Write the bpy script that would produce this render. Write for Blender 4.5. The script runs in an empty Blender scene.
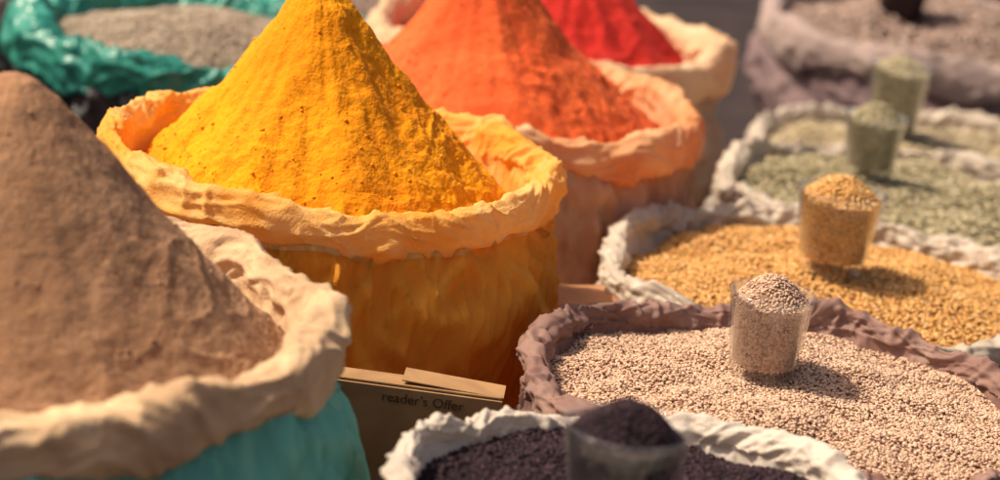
import bpy, math, random
import numpy as np
from mathutils import Vector, noise, Matrix
random.seed(3); np.random.seed(3)
S=bpy.context.scene
H=1.15
def N(x,y,z): return noise.noise(Vector((x,y,z)))
def FB(x,y,z,o=4): return noise.fractal(Vector((x,y,z)),0.9,2.0,o)
def lin(c): return (c[0],c[1],c[2],1)

# ---------------------------------------------------------------- materials
def mat(name,c1,c2,nscale=6,rough=.85,bumps=((60,.3,.002),),transl=0,island=False,spec=.25,stain=None,stain_amt=.5,metal=0,contrast=(.35,.65),fine=None,dist=0,weave=0):
    m=bpy.data.materials.new(name); m.use_nodes=True
    nt=m.node_tree; n=nt.nodes; L=nt.links
    b=n['Principled BSDF']; out=n['Material Output']
    b.inputs['Roughness'].default_value=rough
    b.inputs['Specular IOR Level'].default_value=spec
    b.inputs['Metallic'].default_value=metal
    tc=n.new('ShaderNodeTexCoord')
    def nz(sc,det=4,dist=0):
        t=n.new('ShaderNodeTexNoise'); t.inputs['Scale'].default_value=sc; t.inputs['Detail'].default_value=det
        t.inputs['Distortion'].default_value=dist
        L.new(tc.outputs['Object'],t.inputs['Vector']); return t.outputs['Fac']
    def mr(s,a,bb):
        r=n.new('ShaderNodeMapRange'); r.inputs['From Min'].default_value=a; r.inputs['From Max'].default_value=bb
        L.new(s,r.inputs['Value']); return r.outputs['Result']
    def mix(f,a,bb):
        x=n.new('ShaderNodeMix'); x.data_type='RGBA'
        if isinstance(f,float): x.inputs[0].default_value=f
        else: L.new(f,x.inputs[0])
        for i,v in ((6,a),(7,bb)):
            if isinstance(v,tuple): x.inputs[i].default_value=lin(v)
            else: L.new(v,x.inputs[i])
        return x.outputs[2]
    if island:
        g=n.new('ShaderNodeNewGeometry'); f=g.outputs['Random Per Island']
        col=mix(f,c1,c2)
        if stain:
            col=mix(mr(f,.9,.97),col,stain)
    else:
        col=mix(mr(nz(nscale),*contrast),c1,c2)
        if fine: col=mix(mr(nz(fine,2),.48,.8),col,tuple(v*.6 for v in c1))
        if stain:
            x=n.new('ShaderNodeMath'); x.operation='MULTIPLY'; x.inputs[1].default_value=stain_amt
            L.new(mr(nz(nscale*1.7+3,5,.6),.42,.66),x.inputs[0]); col=mix(x.outputs[0],col,stain)
    L.new(col,b.inputs['Base Color'])
    prev=None
    for sc,st,di in bumps:
        bp=n.new('ShaderNodeBump'); bp.inputs['Strength'].default_value=st; bp.inputs['Distance'].default_value=di
        L.new(nz(sc,2,dist),bp.inputs['Height'])
        if prev: L.new(prev,bp.inputs['Normal'])
        prev=bp.outputs['Normal']
    if prev: L.new(prev,b.inputs['Normal'])
    if transl:
        t=n.new('ShaderNodeBsdfTranslucent'); L.new(col,t.inputs['Color'])
        ms=n.new('ShaderNodeMixShader'); ms.inputs[0].default_value=transl
        L.new(b.outputs[0],ms.inputs[1]); L.new(t.outputs[0],ms.inputs[2]); L.new(ms.outputs[0],out.inputs[0])
    return m
CB=((26,.28,.005),(380,.75,.0014))
PB=((18,.45,.008),(70,.25,.002))
powB=((70,.40,.004),(340,.70,.0018))

def make(name,V,F,mats,midx=None,parent=None,smooth=True):
    me=bpy.data.meshes.new(name)
    V=np.asarray(V,dtype=np.float32); F=np.asarray(F,dtype=np.int32)
    k=F.shape[1]
    me.vertices.add(len(V)); me.vertices.foreach_set('co',V.ravel())
    me.loops.add(F.size); me.loops.foreach_set('vertex_index',F.ravel())
    me.polygons.add(len(F)); me.polygons.foreach_set('loop_start',np.arange(0,F.size,k,dtype=np.int32))
    try: me.polygons.foreach_set('loop_total',np.full(len(F),k,dtype=np.int32))
    except Exception: pass
    if midx is not None: me.polygons.foreach_set('material_index',np.asarray(midx,dtype=np.int32))
    me.polygons.foreach_set('use_smooth',np.full(len(F),smooth))
    for m in mats: me.materials.append(m)
    me.update(calc_edges=True); me.validate()
    o=bpy.data.objects.new(name,me); S.collection.objects.link(o)
    if parent: o.parent=parent
    return o
def empty(name,loc):
    e=bpy.data.objects.new(name,None); e.location=loc; e.empty_display_size=.05; S.collection.objects.link(e); return e

# ---------------------------------------------------------------- sack
def tri(v,k=3.0): return max(0.0,1-abs(k*v))
def fold(v,k=4.0):
    t=max(0.0,1-abs(k*v)); return t*t*(3-2*t)
def sack(parent,zr,R,rr,mbody,mrim,seed,wob=.03,crease=1.0,depth=.12,zw=.010,tall=1.25,nth=480,crumple=0.0,neck=1.0,bulge=.17,rcr=1.0):
    prof=[]
    NB,NR,NI=54,46,14
    for i in range(NB): prof.append(('b',i/(NB-1)))
    for i in range(1,NR+1): prof.append(('r',i/NR))
    for i in range(1,NI+1): prof.append(('i',i/NI))
    M=len(prof); V=np.zeros((nth*M,3)); so=seed*7.31
    topf=.86+bulge*math.sin(.8*math.pi)
    for j in range(nth):
        th=2*math.pi*j/nth; c,s=math.cos(th),math.sin(th)
        Rl=R*(1+wob*2*N(c*1.3+so,s*1.3,so)+wob*.5*N(c*4+so,s*4,2.2))
        zl=zr+zw*2*N(c*1.6,s*1.6+so,3.1)+zw*.7*N(c*4,s*4+so,7.7)
        pinch=tri(N(c*4.2+so,s*4.2,6.6),3.2)
        rl=rr*(1+.45*N(c*2.2+so,s*2.2,9.1)-.12*pinch)
        rh=rl*.80; rv=rl*tall*(1+.35*N(c*3+so,s*3,5.5))
        fac=(Rl-.5*rh)/(topf*Rl)
        lean=.8*N(c*2.5,s*2.5+so,8.8)
        tw=1.3*N(c*2,s*2+so,3.3)
        pts=[]
        for k,(t,u) in enumerate(prof):
            if t=='b':
                r=Rl*(.86+bulge*math.sin(math.pi*u*.8))*(1+(fac-1)*u**3); z=u*(zl-.87*rv)
            elif t=='r':
                a=math.radians(-120+320*u); ca,sa=math.cos(a),math.sin(a)
                ca2=math.copysign(abs(ca)**.8,ca) if ca>0 else ca
                r=Rl+rh*ca2-lean*rh*.5*(sa+.87); z=zl+rv*sa
            else:
                r=Rl-rh*.94-.02*u-lean*rh*.5*(.53); z=zl-.34*rv-depth*u
            pts.append((r,z))
        for k,(r,z) in enumerate(pts):
            a=pts[max(0,k-1)]; b=pts[min(M-1,k+1)]
            dr,dz=b[0]-a[0],b[1]-a[1]; l=math.hypot(dr,dz)+1e-9; nr,nz_=dz/l,-dr/l
            t,u=prof[k]
            x,y=r*c,r*s
            g1=tri(N(c*7+so+z*9,s*7-z*7,z*6+so),2.4)
            g2=fold(N(c*13+so+z*10,s*13-z*9,z*9+so),4)
            if t=='b':
                w=min(1,u*2.5); big=.024*N(x*5+so,y*5,z*8)
                d=w*crease*neck*(.010*g1*(.30+.9*u*u)+.005*g2*(.2+u))+w*big
                d+=crease*.009*w*fold(N(c*2.6+so,s*2.6,z*20+1.6*N(c*4,s*4,so)),3)
                d+=crease*.005*w*fold(N(c*6+so+z*16,s*6-z*12,z*5),5)
            elif t=='r':
                q=u+tw*.3; wq=.5*N(c*6,s*6,q*2+so)
                lw=fold(N(c*2.4+so,s*2.4,q*4.5+wq),4)
                lw2=fold(N(c*4+so,s*4,q*9+so+wq),5)
                dg=fold(N(c*5.5+so+q*2.6,s*5.5+q*1.6,so+q*.8),5)
                sm=fold(N(c*13+q*4,s*13-q*3,so+q*2),5)
                soft=N(c*9+so,s*9,q*3)
                d=rcr*crease*(.0042*lw+.0022*lw2+.0036*dg+.0014*sm+.0016*soft)
                if crumple: d+=crumple*(.0045*tri(N(x*20+so,y*20,z*24),2.4)+.0030*fold(N(x*40,y*40+so,z*44),3.5))
            else:
                d=crease*(.005*g1+.003*g2)
                if crumple: d+=crumple*.004*tri(N(x*30+so,y*30,z*30),2)
            d-=.002*crease
            rr2=r+nr*d; zz=max(.0,z+nz_*d)
            V[j*M+k]=(rr2*c,rr2*s,zz)
    j=np.arange(nth)[:,None]; k=np.arange(M-1)[None,:]; jn=(j+1)%nth
    F=np.stack([j*M+k,jn*M+k,jn*M+k+1,j*M+k+1],-1).reshape(-1,4)
    mi=np.tile((np.arange(M-1)>=NB-2).astype(int),nth)
    return make('sack_cloth',V,F,[mbody,mrim],mi,parent)

# ---------------------------------------------------------------- powder mound
def ico():
    p=(1+5**.5)/2
    v=np.array([(-1,p,0),(1,p,0),(-1,-p,0),(1,-p,0),(0,-1,p),(0,1,p),(0,-1,-p),(0,1,-p),(p,0,-1),(p,0,1),(-p,0,-1),(-p,0,1)],float)
    v/=np.linalg.norm(v[0])
    f=np.array([(0,11,5),(0,5,1),(0,1,7),(0,7,10),(0,10,11),(1,5,9),(5,11,4),(11,10,2),(10,7,6),(7,1,8),(3,9,4),(3,4,2),(3,2,6),(3,6,8),(3,8,9),(4,9,5),(2,4,11),(6,2,10),(8,6,7),(9,8,1)])
    return v,f
ICO=ico()
def clumps(n,posfn,smin,smax,seed):
    ico_v,ico_f=ICO
    VV=[];FF=[];o=0
    rs=np.random.RandomState(seed)
    for i in range(n):
        p=posfn(rs); s=smin+(smax-smin)*rs.rand()**5
        v=ico_v*(s*(.7+.6*rs.rand(12,1)))*np.array([1,1,.75])
        VV.append(v+p); FF.append(ico_f+o); o+=12
    return np.concatenate(VV),np.concatenate(FF)
def mound(parent,name,zb,rb,rmax,hm,prof,off,m,seed,rough=1.0,NRr=230,NT=520,nclump=900,gully=1.0):
    so=seed*3.7
    xs=[p[0] for p in prof]; ys=[p[1] for p in prof]
    def surf(r,th):
        q=r/rb; c,s=math.cos(th),math.sin(th)
        edge=1+.12*N(c*1.5+so,s*1.5,4)*min(1,q)
        h=hm*float(np.interp(q*edge,xs,ys))
        k=max(0,1-q)
        x=off[0]*k+r*c; y=off[1]*k+r*s
        gl=gully*(N(c*2.5+so,s*2.5,q*1.5)*.014*min(1,q*1.6)+N(c*8+so,s*8,q*2.5)*.0040*min(1,q*2))
        low=max(0,min(1,(q-.3)*1.4+1.4*N(x*9,y*9,so)))
        mid=FB(x*12+so,y*12,h*12,3)
        f=FB(x*30+so,y*30,h*30,4)
        f2=FB(x*90,y*90+so,h*90,3)
        led=max(0,1-abs(2.2*N(x*15+so,y*15,h*34)))
        z=zb+h+gl+rough*(.0050*mid+.0024*f+.0014*f2*(.5+low)+.0045*led*led*low)
        return x,y,z
    V=np.zeros((NRr*NT,3))
    for i in range(NRr):
        r=rmax*((i+.3)/(NRr-1))
        for j in range(NT):
            V[i*NT+j]=surf(r,2*math.pi*j/NT)
    i=np.arange(NRr-1)[:,None]; j=np.arange(NT)[None,:]; jn=(j+1)%NT
    F=np.stack([i*NT+j,(i+1)*NT+j,(i+1)*NT+jn,i*NT+jn],-1).reshape(-1,4)
    tris=np.concatenate([F[:,[0,1,2]],F[:,[0,2,3]]])
    top=np.array(surf(0,0)); ti=len(V)
    V=np.concatenate([V,[top]])
    jj=np.arange(NT); cap=np.stack([np.full(NT,ti),jj,(jj+1)%NT],-1)
    tris=np.concatenate([tris,cap])
    def pf(rs):
        r=rb*(.1+1.0*rs.rand()**.4); p=np.array(surf(min(r,rmax*.99),rs.rand()*2*math.pi)); p[2]-=.0004; return p
    cv,cf=clumps(nclump,pf,.0006,.0036,seed)
    tris=np.concatenate([tris,cf+len(V)]); V=np.concatenate([V,cv])
    return make(name,V,tris,[m],None,parent)

# ---------------------------------------------------------------- grains
def scatter(P,Nrm,size,flatz,seed,jit=.3):
    rs=np.random.RandomState(seed); n=len(P); v,f=ICO
    Nn=Nrm+rs.randn(n,3)*jit; Nn/=np.linalg.norm(Nn,axis=1)[:,None]
    a=rs.randn(n,3); T=np.cross(Nn,a); T/=np.linalg.norm(T,axis=1)[:,None]; B=np.cross(Nn,T)
    l=size[0]*(.75+.5*rs.rand(n)); w=size[1]*(.75+.5*rs.rand(n))
    V=(P[:,None,:]+v[None,:,0:1]*(T*l[:,None])[:,None,:]*.5+v[None,:,1:2]*(B*w[:,None])[:,None,:]*.5+v[None,:,2:3]*(Nn*(w*flatz)[:,None])[:,None,:]*.5)
    F=(f[None]+(np.arange(n)*12)[:,None,None])
    return V.reshape(-1,3),F.reshape(-1,3)
def grainbed(parent,name,zc,R,dome,m,munder,n,size,seed,flatz=.8,amp=.008,NRr=70,NT=200,bumps=()):
    so=seed*5.3
    def sf(x,y):
        q=math.hypot(x,y)/R
        z=zc+dome*(1-q*q)+amp*2*N(x*7+so,y*7,so)+amp*N(x*20,y*20+so,1)
        for bx,by,bh,br in bumps: z+=bh*math.exp(-((x-bx)**2+(y-by)**2)/br**2)
        return z
    V=np.zeros((NRr*NT+1,3))
    for i in range(NRr):
        for j in range(NT):
            th=2*math.pi*j/NT; r=R*(i+1)/NRr; x,y=r*math.cos(th),r*math.sin(th)
            V[i*NT+j]=(x,y,sf(x,y)-size[1]*.3)
    V[-1]=(0,0,sf(0,0)-size[1]*.3)
    i=np.arange(NRr-1)[:,None]; j=np.arange(NT)[None,:]; jn=(j+1)%NT
    Q=np.stack([i*NT+j,(i+1)*NT+j,(i+1)*NT+jn,i*NT+jn],-1).reshape(-1,4)
    T=np.concatenate([Q[:,[0,1,2]],Q[:,[0,2,3]]]); jj=np.arange(NT)
    T=np.concatenate([T,np.stack([np.full(NT,NRr*NT),jj,(jj+1)%NT],-1)])
    rs=np.random.RandomState(seed)
    P=np.zeros((n,3)); 
    for k in range(n):
        th=rs.rand()*2*math.pi; r=R*.995*math.sqrt(rs.rand()); x,y=r*math.cos(th),r*math.sin(th)
        P[k]=(x,y,sf(x,y)+size[1]*(rs.rand()-.2)*.9)
    gv,gf=scatter(P,np.tile([0,0,1.],(n,1)),size,flatz,seed)
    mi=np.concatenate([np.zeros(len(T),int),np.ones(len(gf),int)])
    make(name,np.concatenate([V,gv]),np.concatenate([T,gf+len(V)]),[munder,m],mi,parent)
    return sf

# ---------------------------------------------------------------- tumbler
def glassmat():
    m=bpy.data.materials.new('tumbler_glass'); m.use_nodes=True; nt=m.node_tree; n=nt.nodes; L=nt.links
    n.remove(n['Principled BSDF']); out=n['Material Output']
    tr=n.new('ShaderNodeBsdfTransparent'); tr.inputs[0].default_value=(.985,.99,.985,1)
    gl=n.new('ShaderNodeBsdfGlossy'); gl.inputs['Roughness'].default_value=.06
    df=n.new('ShaderNodeBsdfDiffuse'); df.inputs[0].default_value=(.85,.83,.8,1)
    tl=n.new('ShaderNodeBsdfTranslucent'); tl.inputs[0].default_value=(.9,.88,.85,1)
    ad=n.new('ShaderNodeMixShader'); ad.inputs[0].default_value=.6; L.new(df.outputs[0],ad.inputs[1]); L.new(tl.outputs[0],ad.inputs[2])
    lw=n.new('ShaderNodeLayerWeight'); lw.inputs[0].default_value=.5
    pw=n.new('ShaderNodeMath'); pw.operation='POWER'; pw.inputs[1].default_value=3; L.new(lw.outputs['Facing'],pw.inputs[0])
    fr=n.new('ShaderNodeMapRange'); fr.inputs[3].default_value=.045; fr.inputs[4].default_value=.9; L.new(pw.outputs[0],fr.inputs[0])
    tc=n.new('ShaderNodeTexCoord'); nz=n.new('ShaderNodeTexNoise'); nz.inputs['Scale'].default_value=45
    L.new(tc.outputs['Object'],nz.inputs[0]); mr=n.new('ShaderNodeMapRange'); mr.inputs[1].default_value=.35;mr.inputs[2].default_value=.75
    mr.inputs[3].default_value=.02; mr.inputs[4].default_value=.10; L.new(nz.outputs['Fac'],mr.inputs[0])
    a=n.new('ShaderNodeMixShader'); L.new(mr.outputs[0],a.inputs[0]); L.new(tr.outputs[0],a.inputs[1]); L.new(ad.outputs[0],a.inputs[2])
    b=n.new('ShaderNodeMixShader'); L.new(fr.outputs[0],b.inputs[0]); L.new(a.outputs[0],b.inputs[1]); L.new(gl.outputs[0],b.inputs[2])
    L.new(b.outputs[0],out.inputs[0]); return m
GM=glassmat()
def lathe(pr,nt_=72):
    M=len(pr); V=[(r*math.cos(2*math.pi*j/nt_),r*math.sin(2*math.pi*j/nt_),z) for j in range(nt_) for r,z in pr]
    j=np.arange(nt_)[:,None]; k=np.arange(M-1)[None,:]; jn=(j+1)%nt_
    return np.array(V),np.stack([j*M+k,jn*M+k,jn*M+k+1,j*M+k+1],-1).reshape(-1,4)
def tumbler(name,loc,rt,rb,h,m,mu,size,seed,heap=.02,flatz=.8,gm=None,lean=(0,0)):
    e=empty(name,loc); e.rotation_euler=(lean[0],lean[1],seed)
    w=.0030; B=.021
    pr=[(0.0005,.001),(rb-.003,0.0),(rb-.0006,.0012),(rb,.004),(rb+.25*(rt-rb),h*.25),(rt-.0004,h*.96),(rt+.0008,h-.0015),(rt-w*.5,h),(rt-w-.0004,h-.0015),(rb+.25*(rt-rb)-w,h*.25),(rb-w,B),(rb-w-.003,B-.0025),(.0005,B-.003)]
    V,F=lathe(pr); make('glass_wall',V,F,[gm or GM],None,e)
    w2=w+.0006; ft=.88
    def rad(z): return rb+(rt-rb)*(z/h)-w2
    b0=B-.0015
    pr=[(.0005,b0),(rad(b0)-.003,b0),(rad(B+.003)-.0008,B+.003),(rad(h*ft)-.0008,h*ft)]
    for i in range(1,13):
        a=i/12; pr.append((rad(h*ft)*(1-a)+.0004,h*ft+heap*math.sin(a*math.pi/2)))
    V,F=lathe(pr); 
    V[:,2]+=np.where(V[:,2]>h*.9,1,0)*np.array([.003*N(x*60,y*60,seed) for x,y,z in V])
    T=np.concatenate([F[:,[0,1,2]],F[:,[0,2,3]]])
    rs=np.random.RandomState(seed+5)
    P=[];Q=[]
    area=math.pi*rt*rt; nd=int(2.4*area/(size[0]*size[1])); ns=int(1.5*2*math.pi*rt*h/(size[0]*size[1]))
    for _ in range(nd):
        q=math.sqrt(rs.rand()); th=rs.rand()*6.283; r=q*rad(h*ft)
        P.append((r*math.cos(th),r*math.sin(th),h*ft+heap*math.sin((1-q)*math.pi/2)+size[1]*.4*rs.rand()+.003*N(r*math.cos(th)*60,r*math.sin(th)*60,seed))); Q.append((.4*math.cos(th)*q,.4*math.sin(th)*q,1))
    for _ in range(ns):
        z=B+(h*ft-B)*rs.rand(); th=rs.rand()*6.283; r=rad(z)-size[1]*.40
        P.append((r*math.cos(th),r*math.sin(th),z)); Q.append((math.cos(th),math.sin(th),0))
    gv,gf=scatter(np.array(P),np.array(Q,float),size,min(flatz,.7),seed,jit=.12)
    mi=np.concatenate([np.zeros(len(T),int),np.ones(len(gf),int)])
    make('seed_fill',np.concatenate([V,gv]),np.concatenate([T,gf+len(V)]),[mu,m],mi,e)
    return e

# ================================================================ SACKS
e=empty('sack_of_brown_spice_powder',(-.418,1.90,0))
teal=mat('turquoise_plastic',(.22,.64,.49),(.16,.52,.41),5,.5,PB,.18,spec=.4)
beige=mat('beige_liner_cloth',(.80,.57,.34),(.62,.41,.24),7,.85,CB,.16,stain=(.42,.25,.14),stain_amt=.6)
sack(e,.470,.286,.026,teal,beige,1,wob=.02,crease=1.0,zw=.008,tall=1.0,bulge=.33,nth=640)
bp=mat('brown_powder',(.40,.225,.125),(.30,.155,.08),12,.95,powB,fine=180)
conc=[(0,1),(.05,.985),(.12,.91),(.3,.70),(.5,.48),(.75,.23),(.93,.06),(1.0,.0),(1.4,-.03)]
bconc=[(0,1),(.06,.985),(.14,.925),(.3,.74),(.5,.51),(.75,.245),(.93,.07),(1.0,.0),(1.4,-.03)]
mound(e,'brown_powder',.440,.262,.272,.238,bconc,(.012,0),bp,1,.8,gully=.6)

e=empty('sack_of_turmeric_powder',(-.193,2.542,0))
ybody=mat('turmeric_stained_cloth',(.95,.46,.06),(.92,.37,.03),4,.8,CB,.3,stain=(.76,.25,.02),stain_amt=.4)
yrim=mat('yellow_liner_cloth',(.93,.64,.26),(.92,.52,.11),6,.8,CB,.35,stain=(.88,.38,.015),stain_amt=.7)
sack(e,.460,.236,.0180,ybody,yrim,2,wob=.018,crease=1.0,zw=.008,depth=.11,bulge=.22,nth=800)
yp=mat('turmeric_powder',(.90,.345,.003),(.82,.25,.002),10,.95,powB,fine=140)
yprof=[(0,1),(.09,.995),(.16,.935),(.23,.83),(.35,.67),(.5,.49),(.75,.25),(.93,.07),(1.0,.0),(1.4,-.05)]
mound(e,'turmeric_powder',.423,.218,.226,.234,yprof,(-.034,0.0),yp,2,1.2,300,720,1800)

e=empty('sack_of_orange_chilli_powder',(-.020,3.149,0))
obody=mat('peach_sack_cloth',(.80,.44,.25),(.66,.33,.18),4,.8,CB,.15,stain=(.54,.21,.11),stain_amt=.5)
orim=mat('peach_liner_cloth',(.88,.58,.32),(.84,.44,.20),6,.8,CB,.35,stain=(.78,.24,.07),stain_amt=.6)
sack(e,.40,.256,.021,obody,orim,3,wob=.025,zw=.010,nth=420,bulge=.20)
op=mat('orange_chilli_powder',(.78,.145,.035),(.66,.09,.022),10,.95,powB,fine=120)
mound(e,'chilli_powder',.375,.236,.242,.238,yprof,(-.052,0),op,3,1.1,160,360,600)

e=empty('sack_of_red_chilli_powder',(.036,3.755,0))
rbody=mat('cream_sack_cloth',(.78,.52,.33),(.66,.41,.26),4,.8,CB,.15)
rrim=mat('cream_liner_cloth',(.88,.68,.43),(.78,.55,.34),6,.8,CB,.3,stain=(.70,.28,.14),stain_amt=.4)
sack(e,.37,.276,.024,rbody,rrim,4,wob=.025,nth=320,bulge=.2)
rp=mat('red_chilli_powder',(.56,.030,.020),(.42,.015,.010),10,.95,powB)
mound(e,'chilli_powder',.345,.25,.262,.20,conc,(.03,0),rp,4,1.0,120,300,300)

e=empty('sack_of_pink_grain',(.300,2.258,0))
mbody=mat('mauve_sack_cloth',(.22,.125,.11),(.16,.09,.085),6,.8,PB,.12)
mrim=mat('mauve_liner',(.33,.19,.155),(.24,.135,.115),9,.6,PB,.25,stain=(.48,.33,.27),stain_amt=.5)
sack(e,.355,.258,.010,mbody,mrim,5,wob=.04,crease=.8,zw=.010,depth=.05,tall=1.5,crumple=1.2,nth=800)
pg=mat('pink_grain',(.76,.54,.385),(.47,.30,.205),rough=.7,bumps=(),island=True,stain=(.20,.10,.06),spec=.3)
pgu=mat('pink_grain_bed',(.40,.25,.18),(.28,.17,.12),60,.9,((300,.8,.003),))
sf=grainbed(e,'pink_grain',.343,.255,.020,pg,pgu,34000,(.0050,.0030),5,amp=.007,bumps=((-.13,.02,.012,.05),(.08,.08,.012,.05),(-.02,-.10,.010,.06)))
tumbler('glass_of_pink_grain',(.278,2.297,sf(-.022,.039)-.004),.0435,.031,.098,pg,pgu,(.0045,.0029),1,.028)

e=empty('sack_of_golden_grain',(.414,2.81,0))
wbody=mat('white_plastic_sack',(.56,.50,.44),(.44,.39,.34),6,.5,PB,.15,spec=.5)
wrim=mat('white_plastic_liner',(.74,.64,.52),(.54,.46,.37),9,.45,PB,.3,spec=.5)
sack(e,.31,.276,.012,wbody,wrim,6,wob=.03,crease=.9,zw=.009,depth=.05,tall=1.4,nth=480,crumple=1.2)
wg=mat('golden_grain',(.74,.43,.15),(.48,.245,.07),rough=.6,bumps=(),island=True,stain=(.78,.55,.27))
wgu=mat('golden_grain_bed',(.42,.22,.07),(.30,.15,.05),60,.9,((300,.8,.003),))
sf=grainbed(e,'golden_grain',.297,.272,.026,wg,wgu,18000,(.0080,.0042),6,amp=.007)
tumbler('glass_of_golden_grain',(.402,2.80,sf(-.012,-.01)-.004),.054,.037,.106,wg,wgu,(.0065,.0038),2,.028)

e=empty('sack_of_dried_green_herb',(.597,3.36,0))
sack(e,.28,.288,.012,wbody,wrim,7,wob=.03,crease=.9,nth=340,depth=.05,tall=1.3,crumple=1.2)
hg=mat('dried_herb',(.54,.46,.29),(.22,.20,.11),rough=.8,bumps=(),island=True,stain=(.72,.64,.48))
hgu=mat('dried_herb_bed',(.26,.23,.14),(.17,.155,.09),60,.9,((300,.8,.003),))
sf=grainbed(e,'dried_herb',.270,.285,.028,hg,hgu,11000,(.0105,.0055),7,flatz=.5,amp=.010)
tumbler('glass_of_dried_herb',(.523,3.416,sf(-.074,.056)-.004),.046,.032,.098,hg,hgu,(.008,.0045),3,.028,.4)

e=empty('sack_of_pale_seed',(.734,4.0,0))
sack(e,.19,.33,.014,wbody,wrim,8,wob=.03,crease=.9,nth=320,depth=.05,tall=1.2,crumple=1.2)
cg=mat('pale_seed',(.56,.47,.31),(.38,.31,.19),rough=.8,bumps=(),island=True,stain=(.7,.60,.44))
cgu=mat('pale_seed_bed',(.38,.31,.20),(.28,.22,.14),60,.9,((300,.8,.003),))
sf=grainbed(e,'pale_seed',.180,.325,.028,cg,cgu,9000,(.011,.006),8,amp=.008)
tumbler('glass_of_pale_seed',(.652,4.08,sf(-.082,.08)-.004),.055,.038,.14,hg,hgu,(.009,.006),4,.026)

e=empty('sack_of_grey_lentils',(.896,4.83,0))
gbody=mat('grey_mauve_sack_cloth',(.26,.18,.18),(.19,.13,.135),5,.8,CB,.1)
grim=mat('grey_liner',(.44,.34,.31),(.34,.26,.24),7,.7,PB,.2)
sack(e,.25,.40,.030,gbody,grim,9,wob=.02,nth=300,crumple=.6)
gg=mat('grey_lentils',(.44,.32,.26),(.24,.17,.145),rough=.8,bumps=(),island=True,stain=(.6,.5,.42))
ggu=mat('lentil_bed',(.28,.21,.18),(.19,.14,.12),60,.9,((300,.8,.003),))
sf=grainbed(e,'grey_lentils',.245,.385,.06,gg,ggu,8000,(.015,.010),9,amp=.012)
dk=mat('dark_metal',(.05,.035,.04),(.03,.02,.025),20,.4,(),metal=.6)
V,F=lathe([(.001,.0),(.040,.0),(.043,.004),(.055,.105),(.057,.108),(.053,.108),(.040,.01),(.001,.008)],48)
c=make('metal_measuring_cup',V,F,[dk]); c.location=(.745,4.80,sf(-.15,-.03)-.005)

e=empty('sack_of_black_seed',(.148,1.812,0))
krim=mat('white_cloth_liner',(.80,.71,.61),(.66,.57,.48),8,.7,CB,.25)
sack(e,.400,.202,.009,wbody,krim,10,wob=.03,crease=.8,depth=.05,tall=1.4,crumple=.8,nth=640)
kg=mat('black_seed',(.042,.019,.028),(.013,.008,.012),rough=.6,bumps=(),island=True,stain=(.09,.05,.055),spec=.2)
kgu=mat('black_seed_bed',(.010,.006,.009),(.006,.004,.006),60,.8,((300,.8,.003),),spec=.1)
sf=grainbed(e,'black_seed',.388,.199,.016,kg,kgu,20000,(.0050,.0034),10,amp=.005)
tumbler('glass_of_black_seed',(.115,1.725,sf(-.033,-.087)-.006),.050,.034,.108,kg,kgu,(.0042,.003),5,.030)

tealb=mat('turquoise_plastic_bag',(.05,.38,.30),(.03,.26,.21),5,.35,PB,.25,spec=.5)
tbody=mat('dark_plastic_body',(.05,.05,.055),(.03,.03,.035),5,.5,PB)
e=empty('sack_of_grey_seed',(-.529,3.74,0))
sack(e,.30,.258,.031,tbody,tealb,11,wob=.03,crease=1.7,nth=420,zw=.014,crumple=.4,tall=1.3)
sg=mat('grey_seed',(.54,.45,.34),(.38,.31,.24),rough=.8,bumps=(),island=True)
sgu=mat('grey_seed_bed',(.36,.31,.24),(.26,.22,.18),60,.9,((300,.8,.003),))
grainbed(e,'grey_seed',.300,.235,.04,sg,sgu,9000,(.007,.005),11)
e=empty('sack_of_grey_seed',(-.277,4.63,0))
sack(e,.21,.29,.034,tbody,tealb,12,wob=.03,crease=1.7,nth=300,zw=.012,crumple=.4)
grainbed(e,'grey_seed',.205,.26,.05,gg,ggu,5000,(.012,.008),12)
e=empty('sack_of_pale_flour',(-.86,4.36,0))
sack(e,.25,.25,.03,tbody,grim,13,wob=.03,nth=240)
grainbed(e,'pale_flour',.245,.225,.05,gg,ggu,3000,(.014,.009),13)

# ---------------------------------------------------------------- cardboard box
card=mat('cardboard',(.44,.27,.13),(.32,.185,.09),9,.85,((90,.25,.001),),stain=(.22,.12,.06),stain_amt=.6)
def boxmesh(parts):
    V=[];F=[]
    for (x0,x1,y0,y1,z0,z1,M) in parts:
        o=len(V)
        for x in (x0,x1):
            for y in (y0,y1):
                for z in (z0,z1): V.append(tuple(M@Vector((x,y,z))))
        F+= [(o,o+1,o+3,o+2),(o+4,o+6,o+7,o+5),(o,o+4,o+5,o+1),(o+2,o+3,o+7,o+6),(o,o+2,o+6,o+4),(o+1,o+5,o+7,o+3)]
    return V,F
I=Matrix.Identity(4); t=.003
e=empty('cardboard_box',(-.088,2.228,0)); e.rotation_euler=(0,0,math.radians(-2))
fl=Matrix.Translation((0,-.0165,.3345))@Matrix.Rotation(math.radians(-4),4,'X')
fl2=Matrix.Translation((.0,.0,.3395))@Matrix.Rotation(math.radians(3),4,'Y')
V,F=boxmesh([(-.11,.11,-.020,-.020+t,0,.333,I),(-.11,.11,.020-t,.020,0,.333,I),(-.11,-.11+t,-.0165,.0165,0,.331,I),(.11-t,.11,-.0165,.0165,0,.331,I),
  (-.109,.109,.001,.034,-.0008,.0008,fl),(.01,.111,-.012,.025,-.0006,.0006,fl2)])
make('box_shell',V,F,[card],None,e,smooth=False)
cu=bpy.data.curves.new('printed_text','FONT'); cu.body="reader's Offer"; cu.size=.0142; cu.extrude=.0002
ink=mat('ink',(.06,.035,.02),(.09,.05,.03),30,.8,())
cu.materials.append(ink)
to=bpy.data.objects.new('printed_text',cu); S.collection.objects.link(to); to.parent=e
to.location=(-.008,-.0206,.3185); to.rotation_euler=(math.pi/2,0,0)

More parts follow.
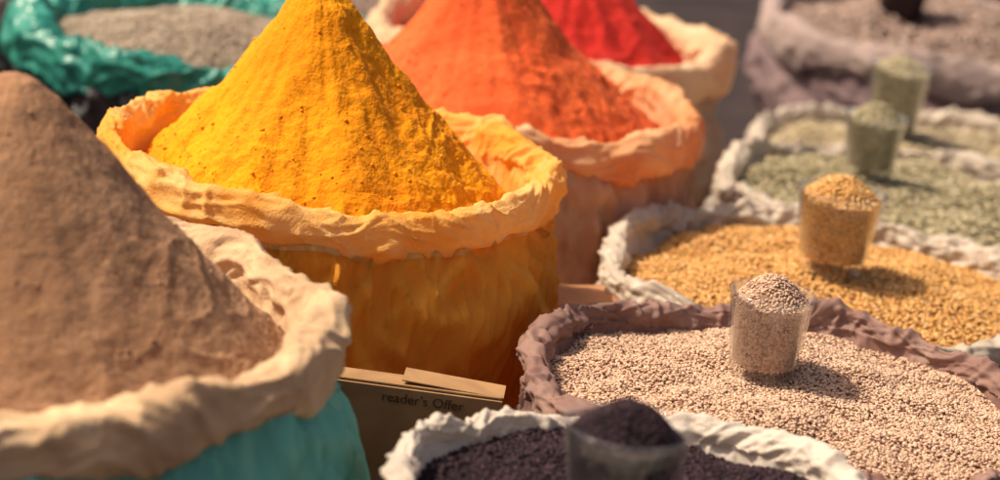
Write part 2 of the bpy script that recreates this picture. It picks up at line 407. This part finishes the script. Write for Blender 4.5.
e=empty('stack_of_folded_sacks',(.125,2.63,0))
cols=[(.45,.16,.06),(.30,.12,.06),(.52,.25,.12),(.38,.12,.05),(.28,.14,.09),(.50,.20,.08)]
for i in range(15):
    m=mat('folded_cloth',cols[i%6],tuple(v*.7 for v in cols[i%6]),14,.85,CB)
    z0=.02*i; Vt=[];n_=28
    a=.15*math.sin(i*2.3); sx=.085+.008*math.sin(i*1.7); sy=.13+.01*math.cos(i*3)
    for side in (0,1):
        for p in range(n_):
            for q in range(n_):
                u=-1+2*p/(n_-1); v=-1+2*q/(n_-1)
                ed=max(abs(u),abs(v)); th=.0095*math.sqrt(max(0,1-ed**6))
                x=u*sx*(1+.05*N(v*2,i,0)); y=v*sy*(1+.05*N(u*2,i,3))
                z=z0+.01+ (th if side else -th)+.006*N(x*18,y*18,i*.4)
                Vt.append((x*math.cos(a)-y*math.sin(a),x*math.sin(a)+y*math.cos(a),z))
    Fq=[]
    for side in (0,1):
        o=side*n_*n_
        for p in range(n_-1):
            for q in range(n_-1):
                a0=o+p*n_+q; f=(a0,a0+n_,a0+n_+1,a0+1); Fq.append(f if side else f[::-1])
    make('folded_layer',Vt,Fq,[m],None,e)

# ---------------------------------------------------------------- ground
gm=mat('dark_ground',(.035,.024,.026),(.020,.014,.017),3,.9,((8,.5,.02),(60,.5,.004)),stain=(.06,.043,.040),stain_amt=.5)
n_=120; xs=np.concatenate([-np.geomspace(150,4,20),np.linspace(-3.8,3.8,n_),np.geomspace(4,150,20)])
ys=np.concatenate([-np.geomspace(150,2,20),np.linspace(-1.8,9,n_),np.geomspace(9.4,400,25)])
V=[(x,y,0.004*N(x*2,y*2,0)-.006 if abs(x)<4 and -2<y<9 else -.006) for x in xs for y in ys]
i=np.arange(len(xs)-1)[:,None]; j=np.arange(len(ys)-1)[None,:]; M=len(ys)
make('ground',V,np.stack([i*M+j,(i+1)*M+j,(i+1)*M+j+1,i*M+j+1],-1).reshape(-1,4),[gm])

# ---------------------------------------------------------------- light
sd=Vector((-.58,.04,.78)).normalized()
el=math.asin(sd.z); az=math.atan2(sd.x,sd.y)
w=bpy.data.worlds.new('World'); S.world=w; w.use_nodes=True
nt=w.node_tree; bg=nt.nodes['Background']; sk=nt.nodes.new('ShaderNodeTexSky'); sk.sky_type='NISHITA'; sk.sun_disc=False
sk.sun_elevation=el; sk.sun_rotation=az; sk.dust_density=6.0
mx=nt.nodes.new('ShaderNodeMix'); mx.data_type='RGBA'; mx.blend_type='MULTIPLY'; mx.inputs[0].default_value=1.0
mx.inputs[7].default_value=(1.0,.84,.74,1)   # warm tint added to the sky light so shaded cloth looks less green
nt.links.new(sk.outputs[0],mx.inputs[6]); nt.links.new(mx.outputs[2],bg.inputs[0]); bg.inputs[1].default_value=.135
l=bpy.data.lights.new('sun','SUN'); l.energy=5.0; l.angle=math.radians(.5); l.color=(1,.87,.68)
lo=bpy.data.objects.new('sun',l); S.collection.objects.link(lo); lo.rotation_euler=sd.to_track_quat('Z','Y').to_euler(); lo.location=(0,0,4)

# ---------------------------------------------------------------- camera
cam=bpy.data.cameras.new('camera'); co=bpy.data.objects.new('camera',cam); S.collection.objects.link(co); S.camera=co
p=math.radians(16.5); Fw=Vector((0,math.cos(p),-math.sin(p))); X=Vector((1,0,0)); U=X.cross(Fw)
r=math.radians(7); cr=X*math.cos(r)+U*math.sin(r); cuu=U*math.cos(r)-X*math.sin(r)
Mx=Matrix((cr,cuu,-Fw)).transposed().to_4x4(); Mx.translation=Vector((0,0,H)); co.matrix_world=Mx
cam.sensor_width=36; cam.lens=86.4; cam.clip_start=.05; cam.clip_end=1000
cam.dof.use_dof=True; cam.dof.focus_distance=2.40; cam.dof.aperture_fstop=3.8
S.view_settings.view_transform='Standard'; S.view_settings.look='None'; S.view_settings.exposure=0
